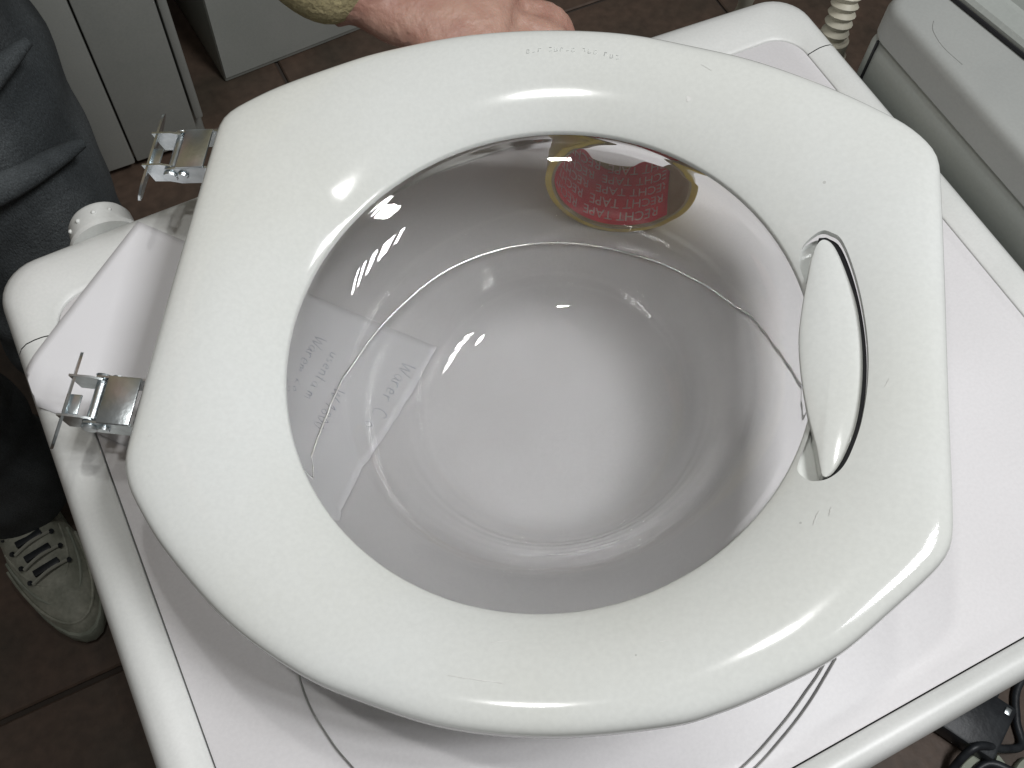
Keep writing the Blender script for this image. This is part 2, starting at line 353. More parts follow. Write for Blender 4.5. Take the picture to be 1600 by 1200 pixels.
bm = bmesh.new(); add_box(bm, 0.1975, 0.8375, 1.3715, 1.3745, FZ + 0.012, 0.296)
bmesh.ops.rotate(bm, verts=bm.verts, cent=(0.195, 1.36, 0), matrix=Matrix.Rotation(math.radians(4.2), 3, 'Z')); L0(obj('front_panel', bm, M['cab_grey'], cb), cb)

# ------------------------------------------------------------------ drain hose behind the corner
hs = thing('drain_hose', 'cream corrugated hose rising at the far right corner of the washing machine', 'hose', loc=(0.512, 0.425, -0.3))
pth = catmull([(0.507, 0.418, -0.30), (0.507, 0.418, -0.10), (0.509, 0.420, -0.02), (0.519, 0.434, 0.03), (0.54, 0.47, 0.075), (0.60, 0.56, 0.10), (0.70, 0.7, 0.0), (0.74, 0.76, -0.4)], 30)
bm = bmesh.new(); tube(bm, pth, [0.0095 + 0.0012 * math.sin(k * 1.55) for k in range(len(pth))], 16); L0(obj('ribbed_tube', bm, M['hose'], hs), hs)
bm = bmesh.new(); tube(bm, [(0.507, 0.418, -0.10), (0.507, 0.418, -0.075), (0.507, 0.418, -0.0745), (0.508, 0.419, -0.035), (0.508, 0.4192, -0.0345), (0.509, 0.420, -0.022)], [0.012, 0.012, 0.0145, 0.0145, 0.0128, 0.0125], 20); L0(obj('collar', bm, M['hose'], hs), hs)

# ------------------------------------------------------------------ sheet of paper
def topz(x, y):
    z = 0.0026
    if IX0 + 0.006 < x and y < IY1 - 0.006: z = 0.0026 - 0.0018 * min(1, min(x - IX0 - 0.006, IY1 - 0.006 - y) / 0.03)
    d = max(0, (X0 + 0.0125) - x); z -= d * d * 26 + d * 0.12
    d2 = max(0, y - (Y1 + 0.004 - 0.012)); z -= d2 * d2 * 26
    return z
E1 = V((0.627, -0.779, 0)).normalized(); E2 = V((-0.779, -0.627, 0)).normalized(); P0 = V((-0.0126, 0.4559, 0))
sheet = thing('paper_sheet', 'white paper note with faint handwriting, half hidden under the door and seen through its glass', 'paper', loc=(0.03, 0.36, 0))
bm = bmesh.new(); nu, nv = 42, 26; Gv = []
def curl(u, v): return 0.0005 * math.sin(u * 5 + 1) * math.sin(v * 3.1) + 0.0018 * max(0, (u - 0.80) / 0.2) ** 2
for i in range(nu + 1):
    row = []
    for j in range(nv + 1):
        u, v = i / nu, j / nv; p = P0 + E1 * 0.210 * u + E2 * 0.134 * v; p.x = max(p.x, -0.1045)
        row.append(bm.verts.new((p.x, p.y, topz(p.x, p.y) + abs(curl(u, v)))))
    Gv.append(row)
for i in range(nu):
    for j in range(nv): bm.faces.new((Gv[i][j], Gv[i][j + 1], Gv[i + 1][j + 1], Gv[i + 1][j]))
for f in bm.faces: f.normal_update()
sh = L0(obj('sheet', bm, M['paper'], sheet), sheet); sm = sh.modifiers.new('s', 'SOLIDIFY'); sm.thickness = 0.00015; sm.offset = 1
GL = {'W': [[(0, 1), (.2, 0), (.45, .8), (.65, 0), (.95, 1.05)]], 'a': [[(.5, .5), (.2, .55), (.05, .2), (.3, 0), (.5, .45), (.5, .1), (.65, 0)]],
      'r': [[(.05, .5), (.1, 0)], [(.1, .35), (.3, .55), (.45, .5)]], 'e': [[(.05, .28), (.45, .35), (.3, .58), (.08, .4), (.12, .05), (.45, .08)]],
      'C': [[(.6, .9), (.3, 1), (.05, .5), (.25, 0), (.6, .1)]], 'u': [[(.05, .5), (.1, .05), (.35, .05), (.45, .5), (.5, 0)]], 's': [[(.4, .5), (.15, .5), (.15, .3), (.4, .2), (.3, 0), (.05, .05)]],
      't': [[(.2, .95), (.18, .05), (.35, 0)], [(0, .6), (.4, .62)]], 'n': [[(.05, .5), (.05, 0)], [(.05, .35), (.3, .55), (.45, .4), (.45, 0)]], 'm': [[(.02, .5), (.02, 0)], [(.02, .35), (.2, .55), (.3, .3), (.3, 0)], [(.3, .35), (.5, .55), (.6, .3), (.62, 0)]],
      'o': [[(.25, .55), (.05, .3), (.25, 0), (.48, .3), (.25, .55)]], '8': [[(.4, .85), (.15, .9), (.15, .6), (.45, .3), (.25, 0), (.05, .25), (.4, .6), (.4, .85)]],
      '1': [[(.05, .7), (.25, 1), (.22, 0)]], '0': [[(.25, 1), (.05, .5), (.25, 0), (.48, .5), (.25, 1)]], 'k': [[(.05, 1), (.05, 0)], [(.4, .55), (.08, .25), (.45, 0)]], ' ': []}
def write(bm, s, org, hgt, slant=0.15):
    x = 0
    for ch in s:
        for st in GL[ch]:
            pts = catmull([V((px, py, 0)) for px, py in st], 4)
            P = [V(org) + E2 * (x + (p.x + slant * p.y) * hgt * 0.9) + E1 * (p.y * hgt) for p in pts]
            Q = [V((p.x, p.y, PZ(p))) for p in P]
            tube(bm, Q, 0.00022, 4)
        x += hgt * (0.45 if ch == ' ' else 0.95 if ch in 'Wm' else 0.62) * (1 + random.uniform(-.08, .08))
def PZ(p):
    d = p - P0; u = d.dot(E1) / 0.210; v = d.dot(E2) / 0.134
    return topz(p.x, p.y) + abs(curl(u, v)) + 0.00022
bm = bmesh.new()
def porg(u, v): return P0 + E1 * u + E2 * v
write(bm, 'Warer C o', porg(0.196, 0.018), 0.0085)
write(bm, 'W 1800', porg(0.170, 0.050), 0.0075); write(bm, 'usenta m', porg(0.156, 0.030), 0.0070)
write(bm, 'Warem ko', porg(0.142, 0.024), 0.0078); write(bm, 'te nos', porg(0.128, 0.055), 0.006)
L0(obj('handwriting', bm, M['ink'], sheet), sheet)

# ------------------------------------------------------------------ wire hoop
wl = [(-0.024, 0.151), (-0.0262, 0.140), (-0.0262, 0.127), (-0.0242, 0.114), (-0.020, 0.097), (-0.006, 0.062), (0.02, 0.030), (0.06, 0.006), (0.11, -0.001), (0.156, 0.005), (0.183, 0.0125), (0.205, 0.021), (0.229, 0.033), (0.262, 0.062), (0.292, 0.11), (0.306, 0.17), (0.300, 0.235), (0.270, 0.29), (0.215, 0.330), (0.15, 0.338), (0.085, 0.312), (0.03, 0.262), (-0.008, 0.205)]
hoop = thing('wire_hoop', 'thin springy steel wire hoop lying under the loose door on the white top', 'wire hoop', loc=(0.14, 0.17, 0))
def zw(k, n): return 0.0042 if True else 0
bm = bmesh.new(); cp = catmull([(x, y, 0.0013 + 0.0035 * max(0, (y - .22)) / .1) for x, y in wl], 8, True); tube(bm, cp, 0.00055, 8, closed=True); L0(obj('wire', bm, M['steel_wire'], hoop), hoop)
bm = bmesh.new(); w2 = [(x + 0.0042 * (x - .14) / .16, y + 0.0042 * (y - .17) / .16, 0.0013) for x, y in wl[7:13]]; w2[0] = (wl[7][0], wl[7][1], 0.0022)
tube(bm, catmull(w2, 8), 0.00055, 8); L0(obj('wire_end', bm, M['steel_wire'], hoop), hoop)

# ------------------------------------------------------------------ roll of tape standing on its rim under the door
ax = V((-0.56, -0.83, 0)).normalized(); sd = V((0.83, -0.56, 0)).normalized()
RT = 0.0465
tp = thing('tape_roll', 'yellow tape roll with red printed core, seen through the glass of the loose door', 'tape roll', mtx=Matrix(((sd.x, 0, ax.x, 0.2585), (sd.y, 0, ax.y, 0.322), (0, 1, 0, RT), (0, 0, 0, 1))))
# local: x sideways, y up (world z), z toward the camera; roll spans z -0.05..0
bm = bmesh.new(); lathe(bm, [(0.0425, -0.050), (RT - 0.0006, -0.050), (RT, -0.0495), (RT, -0.0005), (RT - 0.0006, 0), (0.0425, 0)], 72, True); obj('tape', bm, M['tape'], tp)
bm = bmesh.new(); lathe(bm, [(0.0410, -0.0505), (0.0424, -0.0505), (0.0424, 0.0004), (0.0410, 0.0004)], 72, True); obj('core', bm, M['core_card'], tp)
bm = bmesh.new(); A0, A1 = math.radians(178), math.radians(322); rr_ = 0.0407
cols = []
for k in range(41):
    a = A0 + (A1 - A0) * k / 40; zt = -0.0015 - 0.0 * k
    cols.append([bm.verts.new((r * math.cos(a), r * math.sin(a), z)) for r, z in ((rr_, zt), (rr_, -0.049 + 0.004 * math.sin(k * .33)), )])
for a_, b_ in zip(cols, cols[1:]): bm.faces.new((a_[0], a_[1], b_[1], b_[0]))
cr = obj('core_lining', bm, M['core_red'], tp); sm = cr.modifiers.new('s', 'SOLIDIFY'); sm.thickness = 0.0003; sm.offset = 0
bm = bmesh.new()
for row in range(5):
    tb = text_bm('RECHT TAPE  RECHT TAPE', 0.0098); off = -0.006 * row
    bmesh.ops.delete(tb, geom=[f for f in tb.faces if f.calc_center_median().x * 0.92 + 0.004 + off * 0.6 > 0.090 or f.calc_center_median().x * 0.92 + off * 0.6 < -0.004], context='FACES')
    rz0 = -0.0095 * row - 0.0035
    for v in tb.verts:
        s = v.co.x * 0.92 + 0.004 + off * 0.6; a = A1 - math.radians(4) - s / rr_; z = rz0 - 0.0078 + v.co.y
        # reading direction runs from right to left, feet of the letters point away from the viewer
        z = rz0 - 0.0078 + v.co.y
        v.co = V(((rr_ - 0.0003) * math.cos(a), (rr_ - 0.0003) * math.sin(a), z))
    me = bpy.data.meshes.new('x')
    tb.to_mesh(me); tb.free(); bm.from_mesh(me); bpy.data.meshes.remove(me)
obj('core_print', bm, M['print_white'], tp, smooth=False)

# ------------------------------------------------------------------ the loose door
LX = V((0.81587619, -0.55946986, 0.14608053)); LY = V((0.55371574, 0.82872345, 0.0813408)); LZ = LX.cross(LY).normalized()
DC = V((0.14642783, 0.21729443, 0.09860342))
DM = Matrix(((LX.x, LY.x, LZ.x, DC.x), (LX.y, LY.y, LZ.y, DC.y), (LX.z, LY.z, LZ.z, DC.z), (0, 0, 0, 1)))
door = thing('washing_machine_door', 'loose white washing machine porthole door with a round glass bowl, lying tilted on the machine top', 'appliance door', mtx=DM)
OUT = [(-0.1989, 0.1133), (-0.1993, 0.1245), (-0.1952, 0.1312), (-0.1855, 0.1392), (-0.1684, 0.1506), (-0.1341, 0.1678), (-0.1116, 0.1771), (-0.0688, 0.1890), (-0.0230, 0.1943), (0.0234, 0.1931), (0.0643, 0.1846), (0.0995, 0.1748), (0.1376, 0.1583), (0.162, 0.1448), (0.1775, 0.1344), (0.1885, 0.1215), (0.1909, 0.1117), (0.1913, 0.0558), (0.191, -0.0153), (0.191, -0.0724), (0.1899, -0.0825), (0.1862, -0.0908), (0.1646, -0.1132), (0.1409, -0.1355), (0.1106, -0.1542), (0.0931, -0.1632), (0.0752, -0.1702), (0.0276, -0.1803), (-0.0193, -0.182), (-0.0621, -0.1747), (-0.0904, -0.1665), (-0.1279, -0.1478), (-0.165, -0.1197), (-0.1819, -0.1030), (-0.1930, -0.0899), (-0.1974, -0.0795), (-0.1988, -0.0712), (-0.1998, 0.020)]
OUT = [(0.069 + (x - 0.069) * 0.9925, -0.224 + (y + 0.224) * 0.9925 - 0.0035 * min(1, max(0, -y) / 0.15)) for x, y in OUT]
OUT = [(p.x, p.y) for p in catmull([(x, y, 0) for x, y in OUT], 5, True)]
dense = []
for a_, b_ in zip(OUT, OUT[1:] + OUT[:1]):
    for k in range(12): dense.append((a_[0] + (b_[0] - a_[0]) * k / 12, a_[1] + (b_[1] - a_[1]) * k / 12))
NT = 288
def ray_r(th):
    c, s = math.cos(th), math.sin(th); best = None
    for (ax_, ay), (bx_, by) in zip(OUT, OUT[1:] + OUT[:1]):
        dx, dy = bx_ - ax_, by - ay; den = c * dy - s * dx
        if abs(den) < 1e-12: continue
        t = (ax_ * dy - ay * dx) / den; u_ = (ax_ * s - ay * c) / den
        u_ = -u_ if False else u_
        # point = a + d*u ; solve a + d*u = t*(c,s)
        u2 = ((t * c - ax_) * dx + (t * s - ay) * dy) / (dx * dx + dy * dy)
        if -1e-6 <= u2 <= 1 + 1e-6 and t > 0: best = t
    return best
RO = [ray_r(2 * math.pi * i / NT) for i in range(NT)]
for _ in range(2): RO = [(RO[i - 1] + 2 * RO[i] + RO[(i + 1) % NT]) / 4 for i in range(NT)]
RI = 0.1322
HP = [(0, 0.0007), (0.010, 0.0014), (0.04, 0.0030), (0.10, 0.0056), (0.20, 0.0092), (0.30, 0.0122), (0.40, 0.0147), (0.50, 0.0166), (0.60, 0.0180), (0.70, 0.0187), (0.78, 0.0189), (0.85, 0.0186), (0.90, 0.0179), (0.94, 0.0168), (0.968, 0.0154), (0.986, 0.0136), (0.996, 0.0112), (1.0, 0.0070)]
def hz(s):
    for (a_, za), (b_, zb) in zip(HP, HP[1:]):
        if s <= b_: return za + (zb - za) * (s - a_) / (b_ - a_)
    return HP[-1][1]
def ring_point(x, y, lift=0.0):
    r = math.hypot(x, y); th = math.atan2(y, x) % (2 * math.pi); i = th / (2 * math.pi) * NT
    ro = RO[int(i) % NT] * (1 - i % 1) + RO[(int(i) + 1) % NT] * (i % 1)
    return V((x, y, hz(max(0, (r - RI) / (ro - RI))) + lift))
bm = bmesh.new(); rings = []
T = 0.0035
path = []   # (s, z, inset)
for i in range(NT):
    th = 2 * math.pi * i / NT; c, s = math.cos(th), math.sin(th); ro = RO[i]; ring = []
    for q, z in HP:
        # keep the rolled edge of the same width all round
        r = RI + (ro - RI) * q if q < 0.8 else ro - (1 - q) * 0.058
        if q >= 0.8: r = (RI + (ro - RI) * q) * (1 - (q - 0.8) / 0.2) + (ro - (1 - q) * 0.058) * ((q - 0.8) / 0.2)
        ring.append((r * c, r * s, z))
    ring.append(((ro - 0.0050) * c, (ro - 0.0050) * s, -0.010)); ring.append(((ro - 0.0075) * c, (ro - 0.0075) * s, -0.010)); ring.append(((ro - T - 0.002) * c, (ro - T - 0.002) * s, 0.002))
    for q, z in reversed(HP[2:-4]):
        r = RI + (ro - RI) * q; r = min(r, ro - T - 0.003)
        ring.append((r * c, r * s, z - T))
    ring.append((RI * c, RI * s, -0.0022))
    rings.append(ring)
R_ = [[bm.verts.new(p) for p in r] for r in rings]
for i in range(NT):
    a_, b_ = R_[i], R_[(i + 1) % NT]
    for k in range(len(a_)):
        l = (k + 1) % len(a_); bm.faces.new((a_[k], b_[k], b_[l], a_[l]))
bmesh.ops.recalc_face_normals(bm, faces=bm.faces)
frame = obj('door_frame', bm, M['door_white'], door, sharp=55)
SLOT = [(0.1238, 0.0530), (0.1237, 0.0590), (0.1252, 0.0644), (0.1294, 0.0684), (0.1335, 0.0703), (0.1372, 0.0688), (0.1422, 0.0640), (0.1473, 0.0495), (0.1516, 0.0297), (0.1541, 0.0075), (0.154, -0.0123), (0.1514, -0.0316), (0.1474, -0.0455), (0.1434, -0.0542), (0.1385, -0.0590), (0.1335, -0.0607), (0.1286, -0.0597), (0.1246, -0.0545), (0.1260, -0.0470), (0.1300, -0.0330), (0.1336, 0.000), (0.1290, 0.035)]
slot = [V((p.x, p.y, 0)) * max(1.0, 0.1338 / p.length) for p in catmull([(x, y, 0) for x, y in SLOT], 12, True)]
bm = bmesh.new(); loft(bm, [[(p.x, p.y, -0.03) for p in slot], [(p.x, p.y, 0.05) for p in slot]]); bmesh.ops.recalc_face_normals(bm, faces=bm.faces)
cut = obj('cut', bm, M['door_white'], door, smooth=False)
md = frame.modifiers.new('b', 'BOOLEAN'); md.operation = 'DIFFERENCE'; md.object = cut; md.solver = 'EXACT'
bpy.context.view_layer.update(); apply_mods(frame); bpy.data.objects.remove(cut)
# pocket behind the handle
def scaled(P, k, cx=0.138, cy2=0.005): return [V((cx + (p.x - cx) * k, cy2 + (p.y - cy2) * k, 0)) for p in P]
pk = [p for p in slot]
def clipin(p, rmin):                                   # keep the tray outside the glass opening
    r = math.hypot(p.x, p.y)
    return V((p.x * rmin / r, p.y * rmin / r, 0)) if r < rmin else p
bm = bmesh.new(); outp = [clipin(p, 0.1328) for p in scaled(pk, 1.03)]
loft(bm, [[(p.x, p.y, -0.0050) for p in outp], [(p.x, p.y, -0.0026) for p in outp]]); bmesh.ops.recalc_face_normals(bm, faces=bm.faces); obj('recess_tray', bm, M['door_white'], door)
LEV = [(0.1290, 0.0570), (0.1320, 0.0655), (0.1355, 0.0672), (0.1398, 0.0625), (0.1448, 0.0490), (0.1499, 0.0296), (0.1524, 0.0075), (0.1523, -0.0122), (0.1498, -0.0312), (0.1456, -0.0450), (0.1412, -0.0540), (0.1375, -0.0575), (0.1348, -0.0555), (0.1324, -0.0427), (0.1286, -0.0267), (0.1254, -0.0072), (0.1239, 0.0126), (0.1253, 0.0314), (0.1275, 0.0470)]
lev = catmull([(x, y, 0) for x, y in LEV], 9, True); cl = V((0.1385, 0.003, 0))
def lz(x): return 0.0034 + 0.0056 * min(1, max(0, (x - 0.1238) / 0.0268)) ** 0.8
def levz(p, k):   # a pillow: high near the middle
    return 0.0005 + 0.0072 * (1 - k ** 2.4)
bm = bmesh.new(); rg = [[(p.x, p.y, 0.0022 if math.hypot(p.x, p.y) < 0.137 else -0.0030) for p in lev], [(p.x, p.y, lz(p.x)) for p in lev]]
for k in (0.975, 0.93, 0.85, 0.7, 0.5, 0.25, 0.08):
    rg.append([((cl.x + (p.x - cl.x) * k), (cl.y + (p.y - cl.y) * k), lz(cl.x + (p.x - cl.x) * k) + 0.0022 * (1 - k ** 2) ** 0.75) for p in lev])
loft(bm, rg); bmesh.ops.recalc_face_normals(bm, faces=bm.faces); obj('handle', bm, M['door_white'], door, sharp=60)
# dark strip standing in for shade in the gap beside the handle
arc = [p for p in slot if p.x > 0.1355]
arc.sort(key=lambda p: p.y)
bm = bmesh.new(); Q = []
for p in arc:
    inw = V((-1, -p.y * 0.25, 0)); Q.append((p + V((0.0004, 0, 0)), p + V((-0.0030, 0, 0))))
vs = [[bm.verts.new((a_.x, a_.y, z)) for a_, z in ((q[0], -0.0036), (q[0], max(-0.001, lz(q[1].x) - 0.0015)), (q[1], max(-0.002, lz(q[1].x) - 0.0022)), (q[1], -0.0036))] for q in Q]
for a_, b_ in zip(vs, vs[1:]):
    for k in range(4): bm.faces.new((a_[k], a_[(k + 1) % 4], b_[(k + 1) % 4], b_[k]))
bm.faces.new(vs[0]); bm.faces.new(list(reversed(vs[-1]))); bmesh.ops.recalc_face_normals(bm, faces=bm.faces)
obj('gap_shade_strip', bm, M['dark_gap'], door)
# glass bowl
gi = catmull([(0.1345, -0.0030, 0), (0.1315, -0.0033, 0), (0.1288, -0.0042, 0), (0.1255, -0.0053, 0), (0.1205, -0.0071, 0), (0.1155, -0.0094, 0), (0.1105, -0.0125, 0), (0.1060, -0.0165, 0), (0.1015, -0.0222, 0), (0.0970, -0.0292, 0), (0.0925, -0.0377, 0), (0.0880, -0.0472, 0), (0.0835, -0.0572, 0), (0.0785, -0.0672, 0), (0.0720, -0.0748, 0), (0.0630, -0.0786, 0), (0.045, -0.0803, 0), (0.02, -0.0809, 0), (0.0, -0.0810, 0)], 5)
go = [V((0.1372, -0.0032, 0)), V((0.1378, -0.0050, 0)), V((0.1365, -0.0070, 0)), V((0.1330, -0.0078, 0))]
for i in range(13, len(gi)):
    t_ = (gi[min(i + 1, len(gi) - 1)] - gi[i - 1]).normalized(); q_ = gi[i] + V((-t_.y, t_.x, 0)) * 0.0038
    go.append(V((max(0, q_.x), q_.y, 0)) if i < len(gi) - 1 else V((0, gi[-1].y - 0.0038, 0)))
bm = bmesh.new(); pf = [(max(p.x, 0), p.y) for p in reversed(gi)] + [(max(p.x, 0), p.y) for p in go]
lathe(bm, pf, 160); bmesh.ops.recalc_face_normals(bm, faces=bm.faces); obj('glass_bowl', bm, M['glass'], door, sharp=80)
# worn print along the top of the frame
def ribbon(bm, pts, w, f):
    P = [V((x, y, 0)) for x, y in pts]; L_ = []
    for i, p in enumerate(P):
        t = (P[min(i + 1, len(P) - 1)] - P[max(i - 1, 0)]).normalized(); n_ = V((-t.y, t.x, 0)) * w / 2
        L_.append((bm.verts.new(f((p + n_).x, (p + n_).y)), bm.verts.new(f((p - n_).x, (p - n_).y))))
    for a_, b_ in zip(L_, L_[1:]): bm.faces.new((a_[0], b_[0], b_[1], a_[1]))
bm = bmesh.new(); rnd = random.Random(3); fz = lambda x, y: ring_point(x, y, 0.0003)
def mark(x, y, dx, dy, w=0.0004): ribbon(bm, [(x, y), (x + dx / 2, y + dy / 2), (x + dx, y + dy)], w, fz)
x = -0.0270
for k in range(17):
    y0 = 0.1735 - 5.0 * (x + 0.008) ** 2 + rnd.uniform(-.0003, .0003)
    if k in (3, 9, 13): x += 0.0026; continue
    if k % 3 != 1: mark(x, y0 - 0.0012, 0.0002, 0.0026)
    if k % 2 == 0: mark(x, y0 + 0.0012, 0.0014, -0.0002)
    if k % 4 != 2: mark(x + 0.0002, y0 - 0.0012, 0.0014, 0.0004)
    if k % 5 == 0: mark(x + 0.0014, y0 - 0.0010, 0, 0.0022)
    x += 0.0032
pr_ = obj('worn_print', bm, M['print_grey'], door, smooth=False)
# a few stains and scuffs on the frame
for (x, y, s) in ((0.0627, 0.1451, 0.0014),):
    bm = bmesh.new(); vs = [bm.verts.new(ring_point(x + s * math.cos(a_) * rnd.uniform(.7, 1.2), y + 1.2 * s * math.sin(a_) * rnd.uniform(.7, 1.2), 0.0002)) for a_ in [k * math.pi / 4 for k in range(8)]]; bm.faces.new(vs)
    obj('stain', bm, M['scuff'], door, smooth=False)
bm = bmesh.new()
for (x0_, y0_, x1_, y1_) in ((-0.0052, -0.1485, 0.0045, -0.1461), (0.066, -0.1412, 0.0757, -0.1386), (0.1307, -0.0824, 0.1334, -0.0759), (0.1374, -0.0779, 0.1384, -0.0739), (-0.1842, -0.0692, -0.1822, -0.0682), (0.1611, -0.0154, 0.1631, -0.0114), (0.068, 0.165, 0.074, 0.161), (-0.155, 0.06, -0.149, 0.066), (-0.02, -0.165, 0.004, -0.1655)):
    n_ = 7; ribbon(bm, [(x0_ + (x1_ - x0_) * k / n_ + rnd.uniform(-.0002, .0002), y0_ + (y1_ - y0_) * k / n_ + rnd.uniform(-.0002, .0002)) for k in range(n_ + 1)], rnd.uniform(.0002, .0004), fz)
tag(obj('scuff_marks', bm, M['scuff'], door, smooth=False), None, None, kind='stuff')
# hinges
def hinge(ya, yb, pitch):
    """plate spans ya..yb (top..bottom) at x about -0.2475; body between"""
    ym = (ya + yb) / 2 + 0.0005
    h = bpy.data.objects.new('hinge', None); C.objects.link(h); h.parent = door
    h.location = (-0.2, ym, -0.010); h.rotation_euler = (0, math.radians(pitch), 0)
    hl = abs(ya - yb) / 2
    bm = bmesh.new(); n = 24; rim = []
    # mounting plate: rounded-ended strip standing on edge
    w = 0.0075
    for k in range(n):
        a_ = 2 * math.pi * k / n; yy = math.cos(a_) * w + (hl - w if math.cos(a_) > 0 else -(hl - w)); rim.append((yy, math.sin(a_) * w))
    loft(bm, [[(-0.0500 + 0.62 * z, y, z) for y, z in rim], [(-0.0484 + 0.62 * z, y, z) for y, z in rim]]); bmesh.ops.recalc_face_normals(bm, faces=bm.faces)
    obj('mounting_plate', bm, M['zinc'], h)
    for sy in (1, -1):   # fixed cheeks
        bm = bmesh.new(); y0 = sy * 0.0112
        prof_ = [(-0.048, -0.008), (-0.036, -0.0085), (-0.030, -0.006), (-0.0265, 0), (-0.030, 0.006), (-0.036, 0.008), (-0.048, 0.008)]
        loft(bm, [[(x, y0 - 0.0006, z) for x, z in prof_], [(x, y0 + 0.0006, z) for x, z in prof_]]); bmesh.ops.recalc_face_normals(bm, faces=bm.faces); obj('cheek', bm, M['zinc'], h)
        bm = bmesh.new(); prof_ = [(-0.037, -0.006), (-0.030, -0.0085), (0.004, -0.0085), (0.004, 0.0062), (-0.026, 0.0062), (-0.034, 0.0055), (-0.0375, 0)]
        y1 = sy * 0.0128
        loft(bm, [[(x, y1 - 0.0006, z) for x, z in prof_], [(x, y1 + 0.0006, z) for x, z in prof_]]); bmesh.ops.recalc_face_normals(bm, faces=bm.faces); obj('arm', bm, M['zinc'], h)
    bm = bmesh.new(); add_box(bm, -0.047, -0.0385, -0.0095, 0.0015, 0.0045, 0.0058, bev=0.0004); obj('lug', bm, M['zinc'], h)
    bm = bmesh.new(); pts = [(0.0062, 0.0128 + 0.0006), (0.0072, 0.0122), (0.0072, -0.0122), (0.0062, -0.0134)]
    add_box(bm, -0.0265, -0.0085, -0.0134, 0.0134, 0.0060, 0.0073, bev=0.0006); obj('bridge', bm, M['zinc'], h)
    bm = bmesh.new(); add_box(bm, -0.0086, 0.006, -0.0118, 0.0118, -0.006, 0.0035, bev=0.001); obj('block', bm, M['zinc_dark'], h)
    for x_, r_ in ((-0.0325, 0.0030), (-0.0245, 0.0022)):
        bm = bmesh.new(); bmesh.ops.create_cone(bm, segments=20, radius1=r_, radius2=r_, depth=0.030, cap_ends=True, matrix=Matrix.Translation((x_, 0, 0)) @ Matrix.Rotation(math.pi / 2, 4, 'X')); obj('pin', bm, M['zinc'], h)
        for sy in (1, -1):
            bm = bmesh.new(); bmesh.ops.create_cone(bm, segments=20, radius1=r_ * 1.5, radius2=r_ * 1.3, depth=0.0014, cap_ends=True, matrix=Matrix.Translation((x_, sy * 0.0146, 0)) @ Matrix.Rotation(math.pi / 2, 4, 'X')); obj('rivet', bm, M['zinc'], h)
    return h
hinge(0.1452, 0.0869, -6); hinge(-0.0167, -0.0715, 3)

# ------------------------------------------------------------------ person
person = thing('person', 'person in dark jeans, olive sweater and pale shoes, one hand under the door rim', 'person', loc=(-0.2, 0.72, FZ))
def skin(name, pts, edges, radii, m, root=0, sub=2, parent=person, bumpy=0.0, bsc=6, seed=0):
    me = bpy.data.meshes.new(name); me.from_pydata([tuple(p) for p in pts], edges, []); o = bpy.data.objects.new(name, me); C.objects.link(o)
    sk = o.modifiers.new('skin', 'SKIN'); sk.use_smooth_shade = True
    for i, r in enumerate(radii):
        d = me.skin_vertices[0].data[i]; d.radius = (r, r) if not isinstance(r, tuple) else r; d.use_root = (i == root)
    sb = o.modifiers.new('sub', 'SUBSURF'); sb.levels = sub; sb.render_levels = sub
    bpy.context.view_layer.update(); apply_mods(o)
    if bumpy:
        for v in o.data.vertices:
            p = v.co * bsc + V((seed, 0, 0)); v.co += v.normal * bumpy * (noise.noise(V((p.x, p.y, p.z * 1.6))) + 0.6 * math.sin(p.z * 7 + 4 * noise.noise(p * 0.7)) * 0.5)
        o.data.update()
    for p in o.data.polygons: p.use_smooth = True
    o.data.materials.clear(); o.data.materials.append(m); o.parent = parent; o.location = -parent.location if parent.type == 'EMPTY' else (0, 0, 0)
    return o
# limbs: jeans are one garment over both legs
J = dict(pel=(-0.20, 0.74, 0.06), hl=(-0.11, 0.72, -0.02), kl=(-0.105, 0.66, -0.36), al=(-0.115, 0.72, -0.74), hr=(-0.30, 0.73, -0.02), kr=(-0.305, 0.735, -0.38), ar=(-0.300, 0.735, -0.805))
def mid(a_, b_, t): return tuple(V(a_).lerp(V(b_), t))
pts = [J['pel'], J['hl'], mid(J['hl'], J['kl'], .5), J['kl'], mid(J['kl'], J['al'], .5), J['al'], J['hr'], mid(J['hr'], J['kr'], .5), J['kr'], mid(J['kr'], J['ar'], .5), J['ar'], (-0.20, 0.75, 0.16)]
skin('jeans', pts, [(0, 1), (1, 2), (2, 3), (3, 4), (4, 5), (0, 6), (6, 7), (7, 8), (8, 9), (9, 10), (0, 11)],
     [(.16, .12), .100, .092, .076, .074, .070, .100, .090, .078, .080, .084, (.16, .12)], M['jeans'], bumpy=0.010, bsc=9, sub=4)
for k, (pa, pb, pc) in enumerate(((( -0.215, 0.60, 0.035), (-0.14, 0.600, -0.02), (-0.035, 0.65, -0.01)), ((-0.20, 0.615, -0.03), (-0.13, 0.605, -0.09), (-0.03, 0.63, -0.10)))):
    bm = bmesh.new(); tube(bm, catmull([pa, pb, pc], 8), [0.004 + 0.010 * math.sin(math.pi * i / 16) for i in range(17)], 12); L0(obj('jeans_fold', bm, M['jeans'], person), person)
